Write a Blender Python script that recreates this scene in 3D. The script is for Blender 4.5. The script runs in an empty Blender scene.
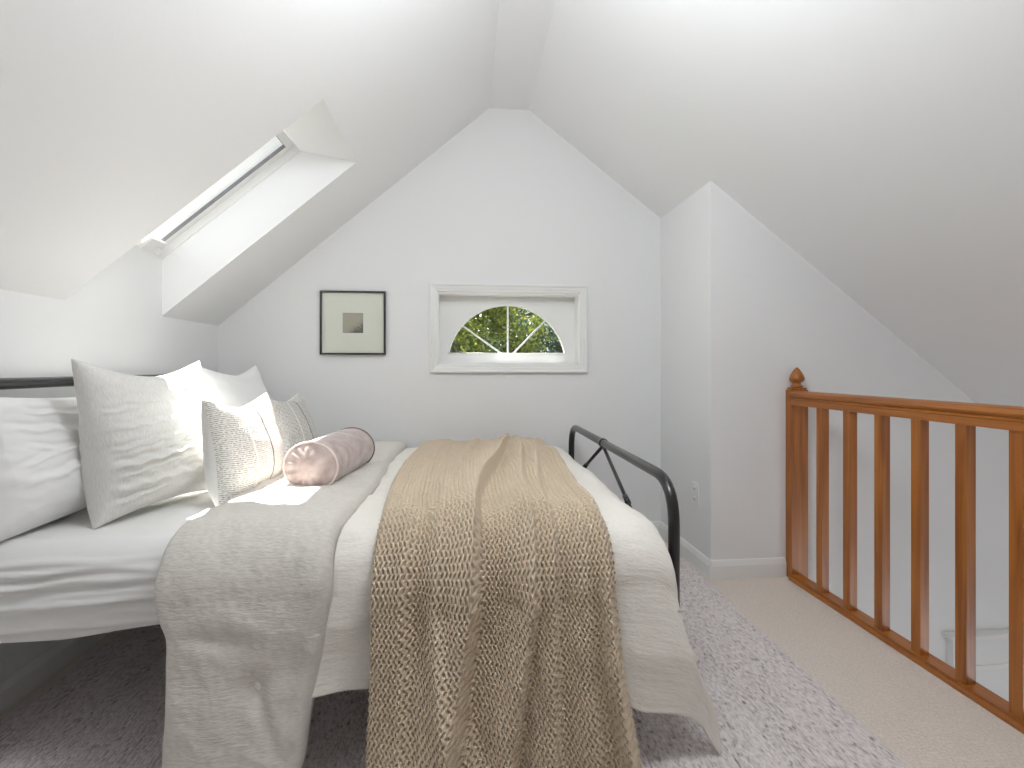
import bpy, bmesh, math, random
import numpy as np
from mathutils import Vector, Matrix

random.seed(7)
C = bpy.context.scene.collection
PI = math.pi

# ------------------------------------------------------------------ noise
_rs = np.random.RandomState(11)
_perm = _rs.permutation(512)
_grad = _rs.normal(size=(512, 3)); _grad /= np.linalg.norm(_grad, axis=1)[:, None]

def pnoise(x, y, z=0.0):
    x, y, z = np.broadcast_arrays(np.asarray(x, float), np.asarray(y, float), np.asarray(z, float))
    xi, yi, zi = [np.floor(a).astype(int) for a in (x, y, z)]
    xf, yf, zf = x - xi, y - yi, z - zi
    f = lambda t: t * t * t * (t * (t * 6 - 15) + 10)
    u, v, w = f(xf), f(yf), f(zf)
    def g(i, j, k):
        h = _perm[(_perm[(_perm[(xi + i) & 511] + yi + j) & 511] + zi + k) & 511]
        gr = _grad[h]
        return gr[..., 0] * (xf - i) + gr[..., 1] * (yf - j) + gr[..., 2] * (zf - k)
    l = lambda a, b, t: a + (b - a) * t
    return l(l(l(g(0,0,0), g(1,0,0), u), l(g(0,1,0), g(1,1,0), u), v),
             l(l(g(0,0,1), g(1,0,1), u), l(g(0,1,1), g(1,1,1), u), v), w)

def fbm(x, y, z=0.0, n=3):
    r, a = 0, 1.0
    for i in range(n):
        r = r + a * pnoise(np.asarray(x) * 2**i + 13.1*i, np.asarray(y) * 2**i + 7.7*i, z)
        a *= .5
    return r

def ridged(x, y, z=0.0):
    return 1 - 2*np.abs(pnoise(x, y, z))

def sstep(a, b, x):
    t = np.clip((np.asarray(x, float) - a) / (b - a), 0, 1)
    return t*t*(3 - 2*t)

# ------------------------------------------------------------------ objects
def tag(o, label=None, cat=None, group=None, kind=None):
    if label: o['label'] = label
    if cat: o['category'] = cat
    if group: o['group'] = group
    if kind: o['kind'] = kind
    return o

def empty(name, loc=(0,0,0)):
    o = bpy.data.objects.new(name, None); C.objects.link(o); o.location = loc
    o.empty_display_size = .1
    return o

def link(name, me, m, parent=None, smooth=False):
    o = bpy.data.objects.new(name, me); C.objects.link(o)
    for mm in (m if isinstance(m, (list, tuple)) else [m]): me.materials.append(mm)
    if smooth:
        for p in me.polygons: p.use_smooth = True
    if parent is not None:
        o.parent = parent
        o.matrix_parent_inverse = Matrix.Translation(parent.location).inverted()
    return o

def from_bm(name, bm, m, parent=None, smooth=False):
    bmesh.ops.recalc_face_normals(bm, faces=bm.faces)
    me = bpy.data.meshes.new(name); bm.to_mesh(me); bm.free()
    return link(name, me, m, parent, smooth)

def add_box(bm, x0, x1, y0, y1, z0, z1, bev=0, M=None):
    t = bmesh.new()
    bmesh.ops.create_cube(t, size=1)
    for v in t.verts:
        v.co = Vector((x0 + (v.co.x+.5)*(x1-x0), y0 + (v.co.y+.5)*(y1-y0), z0 + (v.co.z+.5)*(z1-z0)))
    if bev: bmesh.ops.bevel(t, geom=t.edges[:], offset=bev, segments=2, affect='EDGES', profile=.7)
    if M is not None: bmesh.ops.transform(t, matrix=M, verts=t.verts)
    me = bpy.data.meshes.new('tmp'); t.to_mesh(me); t.free(); bm.from_mesh(me); bpy.data.meshes.remove(me)

def box(name, x0, x1, y0, y1, z0, z1, m, parent=None, bev=0, M=None):
    bm = bmesh.new(); add_box(bm, x0, x1, y0, y1, z0, z1, bev, M)
    return from_bm(name, bm, m, parent)

def add_tube(bm, pts, r, seg=14, closed=False, caps=True):
    pts = [Vector(p) for p in pts]; n = len(pts)
    rr = r if isinstance(r, (list, tuple)) else [r]*n
    rings = []; up = None
    for i, p in enumerate(pts):
        a = pts[i-1] if (i > 0 or closed) else p
        b = pts[(i+1) % n] if (i < n-1 or closed) else p
        t = (b-a).normalized()
        if up is None:
            up = Vector((0,0,1)) if abs(t.z) < .9 else Vector((1,0,0))
        s = t.cross(up)
        if s.length < 1e-6: s = t.orthogonal()
        s.normalize(); up = s.cross(t).normalized()
        rings.append([bm.verts.new(p + (s*math.cos(k*2*PI/seg) + up*math.sin(k*2*PI/seg))*rr[i]) for k in range(seg)])
    for i in range(n if closed else n-1):
        A, B = rings[i], rings[(i+1) % n]
        for k in range(seg):
            bm.faces.new((A[k], A[(k+1)%seg], B[(k+1)%seg], B[k]))
    if caps and not closed:
        bm.faces.new(rings[0][::-1]); bm.faces.new(rings[-1])

def tube(name, pts, r, m, parent=None, seg=14, closed=False):
    bm = bmesh.new(); add_tube(bm, pts, r, seg, closed)
    return from_bm(name, bm, m, parent, smooth=True)

def fillet(pts, rad, n=7):
    out = [Vector(pts[0])]
    for i in range(1, len(pts)-1):
        a, b, c = Vector(pts[i-1]), Vector(pts[i]), Vector(pts[i+1])
        d0, d1 = (a-b).normalized(), (c-b).normalized()
        p0, p1 = b + d0*rad, b + d1*rad
        for k in range(n+1):
            t = k/n
            out.append(p0*(1-t)**2 + b*2*t*(1-t) + p1*t*t)
    out.append(Vector(pts[-1]))
    return out

def lathe(name, prof, m, parent, loc, seg=28):
    bm = bmesh.new(); rings = []
    for r, z in prof:
        rings.append([bm.verts.new((loc[0]+max(r,1e-4)*math.cos(k*2*PI/seg), loc[1]+max(r,1e-4)*math.sin(k*2*PI/seg), loc[2]+z)) for k in range(seg)])
    for A, B in zip(rings, rings[1:]):
        for k in range(seg): bm.faces.new((A[k], A[(k+1)%seg], B[(k+1)%seg], B[k]))
    bm.faces.new(rings[0][::-1]); bm.faces.new(rings[-1])
    return from_bm(name, bm, m, parent, smooth=True)

def grid(name, P, m, parent=None, uv=None, matidx=None, wrap=False, smooth=True):
    """P: (nv, nu, 3) array of points."""
    nv, nu = P.shape[:2]
    me = bpy.data.meshes.new(name)
    idx = np.arange(nv*nu).reshape(nv, nu)
    if wrap:
        idx = np.concatenate([idx, idx[:, :1]], 1)
    q = np.stack([idx[:-1,:-1], idx[:-1,1:], idx[1:,1:], idx[1:,:-1]], -1).reshape(-1, 4)
    me.from_pydata(P.reshape(-1,3).tolist(), [], q.tolist())
    if uv is not None:
        lay = me.uv_layers.new(name='UVMap')
        lay.data.foreach_set('uv', uv.reshape(-1,2)[q.ravel()].astype(np.float32).ravel())
    o = link(name, me, m, parent, smooth)
    if matidx is not None:
        me.polygons.foreach_set('material_index', matidx.astype(np.int32).ravel())
    me.update()
    return o

def polyslab(name, pts, d, m, parent=None):
    """planar polygon extruded along vector d"""
    bm = bmesh.new(); d = Vector(d)
    a = [bm.verts.new(p) for p in pts]; b = [bm.verts.new(Vector(p)+d) for p in pts]
    n = len(pts)
    bm.faces.new(a); bm.faces.new(b[::-1])
    for i in range(n): bm.faces.new((a[i], b[i], b[(i+1)%n], a[(i+1)%n]))
    return from_bm(name, bm, m, parent)

def dup(root, label=None):
    r = root.copy(); C.objects.link(r)
    if label: r['label'] = label
    for ch in list(root.children):
        c = ch.copy(); C.objects.link(c); c.parent = r
    return r

# ------------------------------------------------------------------ materials
def newmat(name):
    m = bpy.data.materials.new(name); m.use_nodes = True
    nt = m.node_tree; b = nt.nodes['Principled BSDF']
    return m, nt, b

def N(nt, t, **k):
    n = nt.nodes.new(t)
    for a, v in k.items(): setattr(n, a, v)
    return n

def ramp(nt, stops):
    r = N(nt, 'ShaderNodeValToRGB'); e = r.color_ramp.elements
    while len(e) < len(stops): e.new(.5)
    for i, (p, c) in enumerate(stops):
        e[i].position = p; e[i].color = (*c, 1)
    return r

def plain(name, col, rough=.6, metal=0, noise=0.0, nscale=40, bump=0.0, sheen=0, coat=0, spec=.5):
    m, nt, b = newmat(name)
    b.inputs['Base Color'].default_value = (*col, 1)
    b.inputs['Roughness'].default_value = rough; b.inputs['Metallic'].default_value = metal
    b.inputs['Sheen Weight'].default_value = sheen; b.inputs['Coat Weight'].default_value = coat
    b.inputs['Specular IOR Level'].default_value = spec
    tc = N(nt, 'ShaderNodeTexCoord'); n = N(nt, 'ShaderNodeTexNoise'); n.inputs['Scale'].default_value = nscale
    n.inputs['Detail'].default_value = 4
    nt.links.new(tc.outputs['Object'], n.inputs['Vector'])
    if noise:
        r = ramp(nt, [(.3, [c*(1-noise) for c in col]), (.7, [min(1, c*(1+noise)) for c in col])])
        nt.links.new(n.outputs['Fac'], r.inputs['Fac']); nt.links.new(r.outputs['Color'], b.inputs['Base Color'])
    if bump:
        bp = N(nt, 'ShaderNodeBump'); bp.inputs['Strength'].default_value = bump; bp.inputs['Distance'].default_value = .002
        nt.links.new(n.outputs['Fac'], bp.inputs['Height']); nt.links.new(bp.outputs['Normal'], b.inputs['Normal'])
    return m

def fabric(name, col, pitch=.0016, bump=.35, slub=.04, sheen=.15, wr=.35, wscale=45, dist=.0006, stretch=(1,1)):
    """woven cloth on UVs in metres: fine weave, slubs, small crinkles"""
    m, nt, b = newmat(name)
    b.inputs['Roughness'].default_value = .9; b.inputs['Sheen Weight'].default_value = sheen
    b.inputs['Specular IOR Level'].default_value = .2
    uv = N(nt, 'ShaderNodeUVMap')
    mp = N(nt, 'ShaderNodeMapping'); mp.inputs['Scale'].default_value = (stretch[0]/pitch, stretch[1]/pitch, 1)
    nt.links.new(uv.outputs['UV'], mp.inputs['Vector'])
    n1 = N(nt, 'ShaderNodeTexNoise'); n1.inputs['Scale'].default_value = .55; n1.inputs['Detail'].default_value = 1
    nt.links.new(mp.outputs['Vector'], n1.inputs['Vector'])
    mp2 = N(nt, 'ShaderNodeMapping'); mp2.inputs['Scale'].default_value = (wscale*.35, wscale*1.6, 1)
    nt.links.new(uv.outputs['UV'], mp2.inputs['Vector'])
    n2 = N(nt, 'ShaderNodeTexNoise'); n2.inputs['Scale'].default_value = 1; n2.inputs['Detail'].default_value = 3
    nt.links.new(mp2.outputs['Vector'], n2.inputs['Vector'])
    r = ramp(nt, [(.3, [c*(1-slub) for c in col]), (.7, [min(1, c*(1+slub)) for c in col])])
    nt.links.new(n1.outputs['Fac'], r.inputs['Fac']); nt.links.new(r.outputs['Color'], b.inputs['Base Color'])
    b1 = N(nt, 'ShaderNodeBump'); b1.inputs['Strength'].default_value = bump; b1.inputs['Distance'].default_value = dist
    b2 = N(nt, 'ShaderNodeBump'); b2.inputs['Strength'].default_value = wr; b2.inputs['Distance'].default_value = .003
    nt.links.new(n1.outputs['Fac'], b1.inputs['Height']); nt.links.new(n2.outputs['Fac'], b2.inputs['Height'])
    nt.links.new(b1.outputs['Normal'], b2.inputs['Normal']); nt.links.new(b2.outputs['Normal'], b.inputs['Normal'])
    return m

def wood(name, axis):
    m, nt, b = newmat(name)
    tc = N(nt, 'ShaderNodeTexCoord'); mp = N(nt, 'ShaderNodeMapping')
    s = [38, 38, 38]; s[axis] = 2.2
    mp.inputs['Scale'].default_value = s
    nt.links.new(tc.outputs['Object'], mp.inputs['Vector'])
    n = N(nt, 'ShaderNodeTexNoise'); n.inputs['Scale'].default_value = 1; n.inputs['Detail'].default_value = 5; n.inputs['Distortion'].default_value = .6
    nt.links.new(mp.outputs['Vector'], n.inputs['Vector'])
    r = ramp(nt, [(.28, (.23, .066, .010)), (.5, (.36, .118, .018)), (.74, (.46, .170, .030))])
    nt.links.new(n.outputs['Fac'], r.inputs['Fac']); nt.links.new(r.outputs['Color'], b.inputs['Base Color'])
    b.inputs['Roughness'].default_value = .38; b.inputs['Coat Weight'].default_value = .2; b.inputs['Coat Roughness'].default_value = .2
    bp = N(nt, 'ShaderNodeBump'); bp.inputs['Strength'].default_value = .12; bp.inputs['Distance'].default_value = .001
    nt.links.new(n.outputs['Fac'], bp.inputs['Height']); nt.links.new(bp.outputs['Normal'], b.inputs['Normal'])
    return m

def glass(name, tint=(.96,.98,.97), amount=.08):
    m, nt, b = newmat(name)
    nt.nodes.remove(b)
    out = nt.nodes['Material Output']
    tr = N(nt, 'ShaderNodeBsdfTransparent'); tr.inputs['Color'].default_value = (*tint, 1)
    gl = N(nt, 'ShaderNodeBsdfGlossy'); gl.inputs['Roughness'].default_value = .02
    fr = N(nt, 'ShaderNodeFresnel'); fr.inputs['IOR'].default_value = 1.45
    mx = N(nt, 'ShaderNodeMixShader')
    ge = N(nt, 'ShaderNodeNewGeometry'); ml = N(nt, 'ShaderNodeMath', operation='MULTIPLY_ADD')   # reflect at the outer face only
    nt.links.new(ge.outputs['Backfacing'], ml.inputs[0]); ml.inputs[1].default_value = -1; ml.inputs[2].default_value = 1
    m3 = N(nt, 'ShaderNodeMath', operation='MULTIPLY'); nt.links.new(fr.outputs['Fac'], m3.inputs[0]); nt.links.new(ml.outputs[0], m3.inputs[1])
    nt.links.new(m3.outputs[0], mx.inputs['Fac']); nt.links.new(tr.outputs['BSDF'], mx.inputs[1]); nt.links.new(gl.outputs['BSDF'], mx.inputs[2])
    nt.links.new(mx.outputs['Shader'], out.inputs['Surface'])
    return m

def carpet_mat():
    m, nt, b = newmat('loop_carpet')
    b.inputs['Roughness'].default_value = .95; b.inputs['Specular IOR Level'].default_value = .1; b.inputs['Sheen Weight'].default_value = .2
    tc = N(nt, 'ShaderNodeTexCoord')
    v = N(nt, 'ShaderNodeTexVoronoi'); v.inputs['Scale'].default_value = 140
    n = N(nt, 'ShaderNodeTexNoise'); n.inputs['Scale'].default_value = 130; n.inputs['Detail'].default_value = 3
    for x in (v, n): nt.links.new(tc.outputs['Object'], x.inputs['Vector'])
    r = ramp(nt, [(.25, (.64, .57, .505)), (.75, (.80, .72, .65))])
    nt.links.new(n.outputs['Fac'], r.inputs['Fac']); nt.links.new(r.outputs['Color'], b.inputs['Base Color'])
    bp = N(nt, 'ShaderNodeBump'); bp.inputs['Strength'].default_value = .8; bp.inputs['Distance'].default_value = .004; bp.invert = True
    nt.links.new(v.outputs['Distance'], bp.inputs['Height']); nt.links.new(bp.outputs['Normal'], b.inputs['Normal'])
    return m

def rug_mat():
    """flat-woven wool: cords lying along Y, heathered grey-mauve with dark flecks, paler border bands"""
    m, nt, b = newmat('heathered_wool')
    b.inputs['Roughness'].default_value = .95; b.inputs['Specular IOR Level'].default_value = .1; b.inputs['Sheen Weight'].default_value = .2
    uv = N(nt, 'ShaderNodeUVMap')
    def mapped(sx, sy):
        mp = N(nt, 'ShaderNodeMapping'); mp.inputs['Scale'].default_value = (sx, sy, 1)
        nt.links.new(uv.outputs['UV'], mp.inputs['Vector']); return mp
    vo = N(nt, 'ShaderNodeTexVoronoi'); vo.inputs['Scale'].default_value = 1; vo.inputs['Randomness'].default_value = .55
    nt.links.new(mapped(120, 82).outputs['Vector'], vo.inputs['Vector'])
    sepc = N(nt, 'ShaderNodeSeparateColor'); nt.links.new(vo.outputs['Color'], sepc.inputs['Color'])
    bd = N(nt, 'ShaderNodeTexNoise'); bd.inputs['Scale'].default_value = 1; bd.inputs['Detail'].default_value = 2
    nt.links.new(mapped(16, .5).outputs['Vector'], bd.inputs['Vector'])
    s = N(nt, 'ShaderNodeMath', operation='MULTIPLY_ADD'); nt.links.new(bd.outputs['Fac'], s.inputs[0]); s.inputs[1].default_value = .55; s.inputs[2].default_value = -.275
    fn = N(nt, 'ShaderNodeTexNoise'); fn.inputs['Scale'].default_value = 1; fn.inputs['Detail'].default_value = 3
    nt.links.new(mapped(150, 45).outputs['Vector'], fn.inputs['Vector'])
    mixv = N(nt, 'ShaderNodeMath', operation='MULTIPLY_ADD'); nt.links.new(sepc.outputs['Red'], mixv.inputs[0]); mixv.inputs[1].default_value = .38
    f2 = N(nt, 'ShaderNodeMath', operation='MULTIPLY_ADD'); nt.links.new(fn.outputs['Fac'], f2.inputs[0]); f2.inputs[1].default_value = 1.3; f2.inputs[2].default_value = -.34
    nt.links.new(f2.outputs[0], mixv.inputs[2])
    add = N(nt, 'ShaderNodeMath', operation='ADD'); nt.links.new(mixv.outputs[0], add.inputs[0]); nt.links.new(s.outputs[0], add.inputs[1])
    r = ramp(nt, [(.06, (.22, .19, .175)), (.24, (.52, .47, .455)), (.5, (.70, .64, .63)), (.85, (.82, .765, .76))])
    nt.links.new(add.outputs[0], r.inputs['Fac'])
    nt.links.new(r.outputs['Color'], b.inputs['Base Color'])
    bp = N(nt, 'ShaderNodeBump'); bp.inputs['Strength'].default_value = 1; bp.inputs['Distance'].default_value = .004; bp.invert = True
    nt.links.new(vo.outputs['Distance'], bp.inputs['Height']); nt.links.new(bp.outputs['Normal'], b.inputs['Normal'])
    return m

def stripe_mat(name, dark=.5):
    """textured cushion front: broken horizontal dashes, cream and charcoal vertical stripes. UV 0..1 across / up"""
    m, nt, b = newmat(name)
    b.inputs['Roughness'].default_value = .95; b.inputs['Specular IOR Level'].default_value = .1
    uv = N(nt, 'ShaderNodeUVMap')
    mp = N(nt, 'ShaderNodeMapping'); mp.inputs['Scale'].default_value = (12, 85, 1)
    nt.links.new(uv.outputs['UV'], mp.inputs['Vector'])
    mp2 = N(nt, 'ShaderNodeMapping'); mp2.inputs['Scale'].default_value = (58, 115, 1)
    nt.links.new(uv.outputs['UV'], mp2.inputs['Vector'])
    n = N(nt, 'ShaderNodeTexNoise'); n.inputs['Scale'].default_value = 1; n.inputs['Detail'].default_value = 1
    nt.links.new(mp2.outputs['Vector'], n.inputs['Vector'])
    w = N(nt, 'ShaderNodeTexWave', wave_type='BANDS', bands_direction='Y'); w.inputs['Scale'].default_value = .215; w.inputs['Distortion'].default_value = .5
    nt.links.new(mp.outputs['Vector'], w.inputs['Vector'])
    mul = N(nt, 'ShaderNodeMath', operation='MULTIPLY_ADD'); nt.links.new(w.outputs['Fac'], mul.inputs[0]); mul.inputs[1].default_value = .30
    nt.links.new(n.outputs['Fac'], mul.inputs[2])
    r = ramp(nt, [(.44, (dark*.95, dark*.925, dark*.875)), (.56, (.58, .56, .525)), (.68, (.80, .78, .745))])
    nt.links.new(mul.outputs[0], r.inputs['Fac'])
    sep = N(nt, 'ShaderNodeSeparateXYZ'); nt.links.new(uv.outputs['UV'], sep.inputs[0])
    last = r.outputs['Color']
    for pos, wd, col in ((.30, .011, (.86, .84, .79)), (.52, .008, (.10, .095, .09))):
        d = N(nt, 'ShaderNodeMath', operation='SUBTRACT'); nt.links.new(sep.outputs['X'], d.inputs[0]); d.inputs[1].default_value = pos
        a = N(nt, 'ShaderNodeMath', operation='ABSOLUTE'); nt.links.new(d.outputs[0], a.inputs[0])
        l = N(nt, 'ShaderNodeMath', operation='LESS_THAN'); nt.links.new(a.outputs[0], l.inputs[0]); l.inputs[1].default_value = wd
        mx = N(nt, 'ShaderNodeMix', data_type='RGBA'); nt.links.new(l.outputs[0], mx.inputs['Factor'])
        nt.links.new(last, mx.inputs['A']); mx.inputs['B'].default_value = (*col, 1)
        last = mx.outputs['Result']
    nt.links.new(last, b.inputs['Base Color'])
    bp = N(nt, 'ShaderNodeBump'); bp.inputs['Strength'].default_value = .7; bp.inputs['Distance'].default_value = .002
    nt.links.new(mul.outputs[0], bp.inputs['Height']); nt.links.new(bp.outputs['Normal'], b.inputs['Normal'])
    return m

def velvet_mat():
    m, nt, b = newmat('blush_velvet')
    tc = N(nt, 'ShaderNodeTexCoord'); n = N(nt, 'ShaderNodeTexNoise'); n.inputs['Scale'].default_value = 26; n.inputs['Detail'].default_value = 3
    nt.links.new(tc.outputs['Object'], n.inputs['Vector'])
    r = ramp(nt, [(.3, (.40, .315, .30)), (.7, (.60, .50, .475))])
    nt.links.new(n.outputs['Fac'], r.inputs['Fac']); nt.links.new(r.outputs['Color'], b.inputs['Base Color'])
    b.inputs['Roughness'].default_value = .6; b.inputs['Sheen Weight'].default_value = .7; b.inputs['Sheen Roughness'].default_value = .35
    b.inputs['Specular IOR Level'].default_value = .25
    return m

def print_mat():
    m, nt, b = newmat('sepia_print')
    uv = N(nt, 'ShaderNodeUVMap'); sep = N(nt, 'ShaderNodeSeparateXYZ'); nt.links.new(uv.outputs['UV'], sep.inputs[0])
    n = N(nt, 'ShaderNodeTexNoise'); n.inputs['Scale'].default_value = 9; n.inputs['Detail'].default_value = 5
    nt.links.new(uv.outputs['UV'], n.inputs['Vector'])
    # a dim bank of trees rising to the right
    a = N(nt, 'ShaderNodeMath', operation='MULTIPLY_ADD'); nt.links.new(sep.outputs['X'], a.inputs[0]); a.inputs[1].default_value = .75; a.inputs[2].default_value = -.12
    d = N(nt, 'ShaderNodeMath', operation='SUBTRACT'); nt.links.new(a.outputs[0], d.inputs[0]); nt.links.new(sep.outputs['Y'], d.inputs[1])
    e = N(nt, 'ShaderNodeMath', operation='MULTIPLY_ADD'); nt.links.new(n.outputs['Fac'], e.inputs[0]); e.inputs[1].default_value = .9; nt.links.new(d.outputs[0], e.inputs[2])
    r = ramp(nt, [(.30, (.40, .37, .30)), (.55, (.30, .275, .225)), (.75, (.14, .13, .115))])
    nt.links.new(e.outputs[0], r.inputs['Fac']); nt.links.new(r.outputs['Color'], b.inputs['Base Color'])
    b.inputs['Roughness'].default_value = .7
    return m

def leaf_mat(name, c0, c1):
    m, nt, b = newmat(name)
    nt.nodes.remove(b); out = nt.nodes['Material Output']
    g = N(nt, 'ShaderNodeNewGeometry'); r = ramp(nt, [(0, c0), (1, c1)])
    nt.links.new(g.outputs['Random Per Island'], r.inputs['Fac'])
    df = N(nt, 'ShaderNodeBsdfDiffuse'); tl = N(nt, 'ShaderNodeBsdfTranslucent'); gl = N(nt, 'ShaderNodeBsdfGlossy'); gl.inputs['Roughness'].default_value = .35
    nt.links.new(r.outputs['Color'], df.inputs['Color']); nt.links.new(r.outputs['Color'], tl.inputs['Color'])
    mx = N(nt, 'ShaderNodeMixShader'); mx.inputs['Fac'].default_value = .45
    nt.links.new(df.outputs[0], mx.inputs[1]); nt.links.new(tl.outputs[0], mx.inputs[2])
    m2 = N(nt, 'ShaderNodeMixShader'); m2.inputs['Fac'].default_value = .05
    nt.links.new(mx.outputs[0], m2.inputs[1]); nt.links.new(gl.outputs[0], m2.inputs[2])
    nt.links.new(m2.outputs[0], out.inputs['Surface'])
    return m

PAINT = plain('wall_paint', (.79, .793, .795), .85, nscale=180, bump=.08, spec=.2)
CEIL = plain('ceiling_paint', (.84, .843, .845), .9, nscale=160, bump=.1, spec=.2)
TRIM = plain('white_trim_paint', (.80, .80, .785), .4, noise=.01, nscale=8)
VINYL = plain('white_vinyl', (.80, .80, .79), .45, noise=.01, nscale=12)
GASKET = plain('grey_gasket', (.22, .22, .23), .5, noise=.08)
BLACK = plain('black_enamel', (.008, .008, .009), .30, noise=.2, nscale=60, coat=.3, spec=.6)
SHEET = fabric('white_percale', (.80, .795, .785), .0012, .15, .012, wr=.12, wscale=22)
PERCALE = fabric('pillow_cotton', (.82, .818, .81), .0010, .2, .012, wr=.25, wscale=16)
LINEN = fabric('oatmeal_linen', (.64, .61, .565), .0030, .8, .07, wr=.6, wscale=70, stretch=(.4,1.3), dist=.0016)
GAUZE = fabric('cream_gauze', (.80, .77, .71), .0032, .6, .03, wr=.7, wscale=60, stretch=(.6,1.2), dist=.0014)
FLAX = fabric('grey_flax', (.72, .71, .68), .0030, .35, .06, wr=.3, wscale=26, dist=.0010, stretch=(1.4,.3))
KNIT = plain('oat_yarn', (.60, .50, .38), .95, noise=.16, nscale=420, bump=.3, sheen=.1, spec=.05)
VELVET = velvet_mat()
PALEP = plain('pale_piping', (.74, .64, .61), .6, noise=.05)
PIPING = plain('dark_piping', (.20, .165, .16), .7, noise=.1)
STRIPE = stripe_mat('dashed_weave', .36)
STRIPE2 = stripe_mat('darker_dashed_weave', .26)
BACKING = fabric('white_cushion_back', (.80, .795, .78), .0014, .3, .02, wr=.5, wscale=40)
WOODX, WOODY, WOODZ = wood('honey_oak_crosswise', 0), wood('honey_oak_lengthwise', 1), wood('honey_oak_upright', 2)
CARPET, RUG = carpet_mat(), rug_mat()
MATB = plain('cream_mat_board', (.74, .74, .67), .8, noise=.01, nscale=200)
GLASS = glass('clear_glass', (.985,.99,.985))
PLASTIC = plain('white_plastic', (.78, .78, .76), .35, noise=.01)
SLOT = plain('dark_slot', (.03, .03, .03), .6, noise=.1)
BARK = plain('bark', (.09, .07, .05), .9, noise=.4, nscale=30, bump=.5)
GRASS = plain('lawn', (.10, .14, .04), .95, noise=.4, nscale=3)

# ------------------------------------------------------------------ room constants
B, K, ZE, PL = 2.8033, 1.3433, 1.2258, .8522        # back wall, knee wall, eave height, left pitch
A, ZR, CF, PR = 1.1538, 1.8827, 2.2101, .7659       # side wall of the alcove, its top, partition face, right pitch
RX = 1.5304                                        # railing
YR = -2.4                                          # rear wall
ZF = 2.487                                         # flat of the ridge
XE = 3.15                                          # outer wall of the stairwell
zl = lambda x: ZE + PL*(x+K)
zr = lambda x: ZR - PR*(x-A)
XL, XRt = (ZF-ZE)/PL - K, A + (ZR-ZF)/PR
Y1, Y2, XT = 1.7786, 2.3088, -.499                 # skylight opening
S = 'structure'

def struct(o, label=None): o['kind'] = S; return o

# floor, ceilings, walls ------------------------------------------------
struct(box('floor', -K-.1, RX+.075, YR-.1, B+.1, -.22, 0, CARPET))
struct(box('floor_lower', RX-.3, XE+.1, YR-.1, B+.1, -2.6, -2.5, CARPET))
struct(box('wall_stairwell', RX+.055, RX+.075, YR-.1, CF, -2.5, -.22, PAINT))

def sloped(name, xs, ys, zfun, skip, th):
    bm = bmesh.new()
    V = {}
    for i, x in enumerate(xs):
        for j, y in enumerate(ys):
            for k in (0, 1): V[i,j,k] = bm.verts.new((x, y, zfun(x) + k*th))
    has = lambda i, j: 0 <= i < len(xs)-1 and 0 <= j < len(ys)-1 and (i, j) not in skip
    for i in range(len(xs)-1):
        for j in range(len(ys)-1):
            if not has(i, j): continue
            for k in (0, 1): bm.faces.new([V[i,j,k], V[i+1,j,k], V[i+1,j+1,k], V[i,j+1,k]])
            for (di, dj, p, q) in ((-1,0,(i,j),(i,j+1)), (1,0,(i+1,j),(i+1,j+1)), (0,-1,(i,j),(i+1,j)), (0,1,(i,j+1),(i+1,j+1))):
                if not has(i+di, j+dj) and (i+di, j+dj) not in skip:
                    bm.faces.new([V[p+(0,)], V[q+(0,)], V[q+(1,)], V[p+(1,)]])
    return struct(from_bm(name, bm, CEIL))
SKY = [(Y1, Y2)]
sloped('ceiling_left', [-K-.02, XT, XL], [YR-.1, Y1, Y2, B+.1], zl, {(0,1)}, .04)
sloped('ceiling_right', [XRt, 2.0, XE+.1], [YR-.1, 0, B+.1], zr, set(), .04)
sloped('ceiling', [XL-.03, (XL+XRt)/2, XRt+.03], [YR-.1, 0, B+.1], lambda x: ZF, set(), .06)

# knee wall on the left, raised inside the skylight shaft
zs = lambda x: zl(x) + .255                        # outer end of the shaft
bm = bmesh.new()
add_box(bm, -K-.08, -K, YR-.1, B+.1, -.1, ZE+.03)
for a, b in SKY: add_box(bm, -K-.08, -K, a, b, ZE+.03, zs(-K)+.02)
struct(from_bm('wall_left', bm, PAINT))
# shaft linings (head and the two cheeks)
XH = -.751
cheek = [(-K-.08, zl(-K)-.04), (-K-.08, zs(-K-.08)), (XH, zs(XH)), (XT+.0, zl(XT)+.0), (XT+.02, zl(XT)+.03), (XH, zs(XH)+.06), (-K-.08, zs(-K-.08)+.10)]
def cheekpts(y): return [(-K-.06, y, zl(-K-.06)+.002), (XT, y, zl(XT)), (XH, y, zs(XH)), (XH, y, zs(XH)+.12), (-K-.06, y, zs(-K)+.12)]
for (a, b), nn in zip(SKY, ((1,2,3),)):
    struct(polyslab('trim_%d' % nn[0], cheekpts(b), (0, .05, 0), CEIL))
    struct(polyslab('trim_%d' % nn[1], cheekpts(a), (0, -.05, 0), CEIL))
    struct(polyslab('trim_%d' % nn[2], [(XT, a-.05, zl(XT)), (XT+.03, a-.05, zl(XT)+.025), (XH, a-.05, zs(XH)+.04), (XH, a-.05, zs(XH))], (0, b-a+.1, 0), CEIL))

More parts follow.
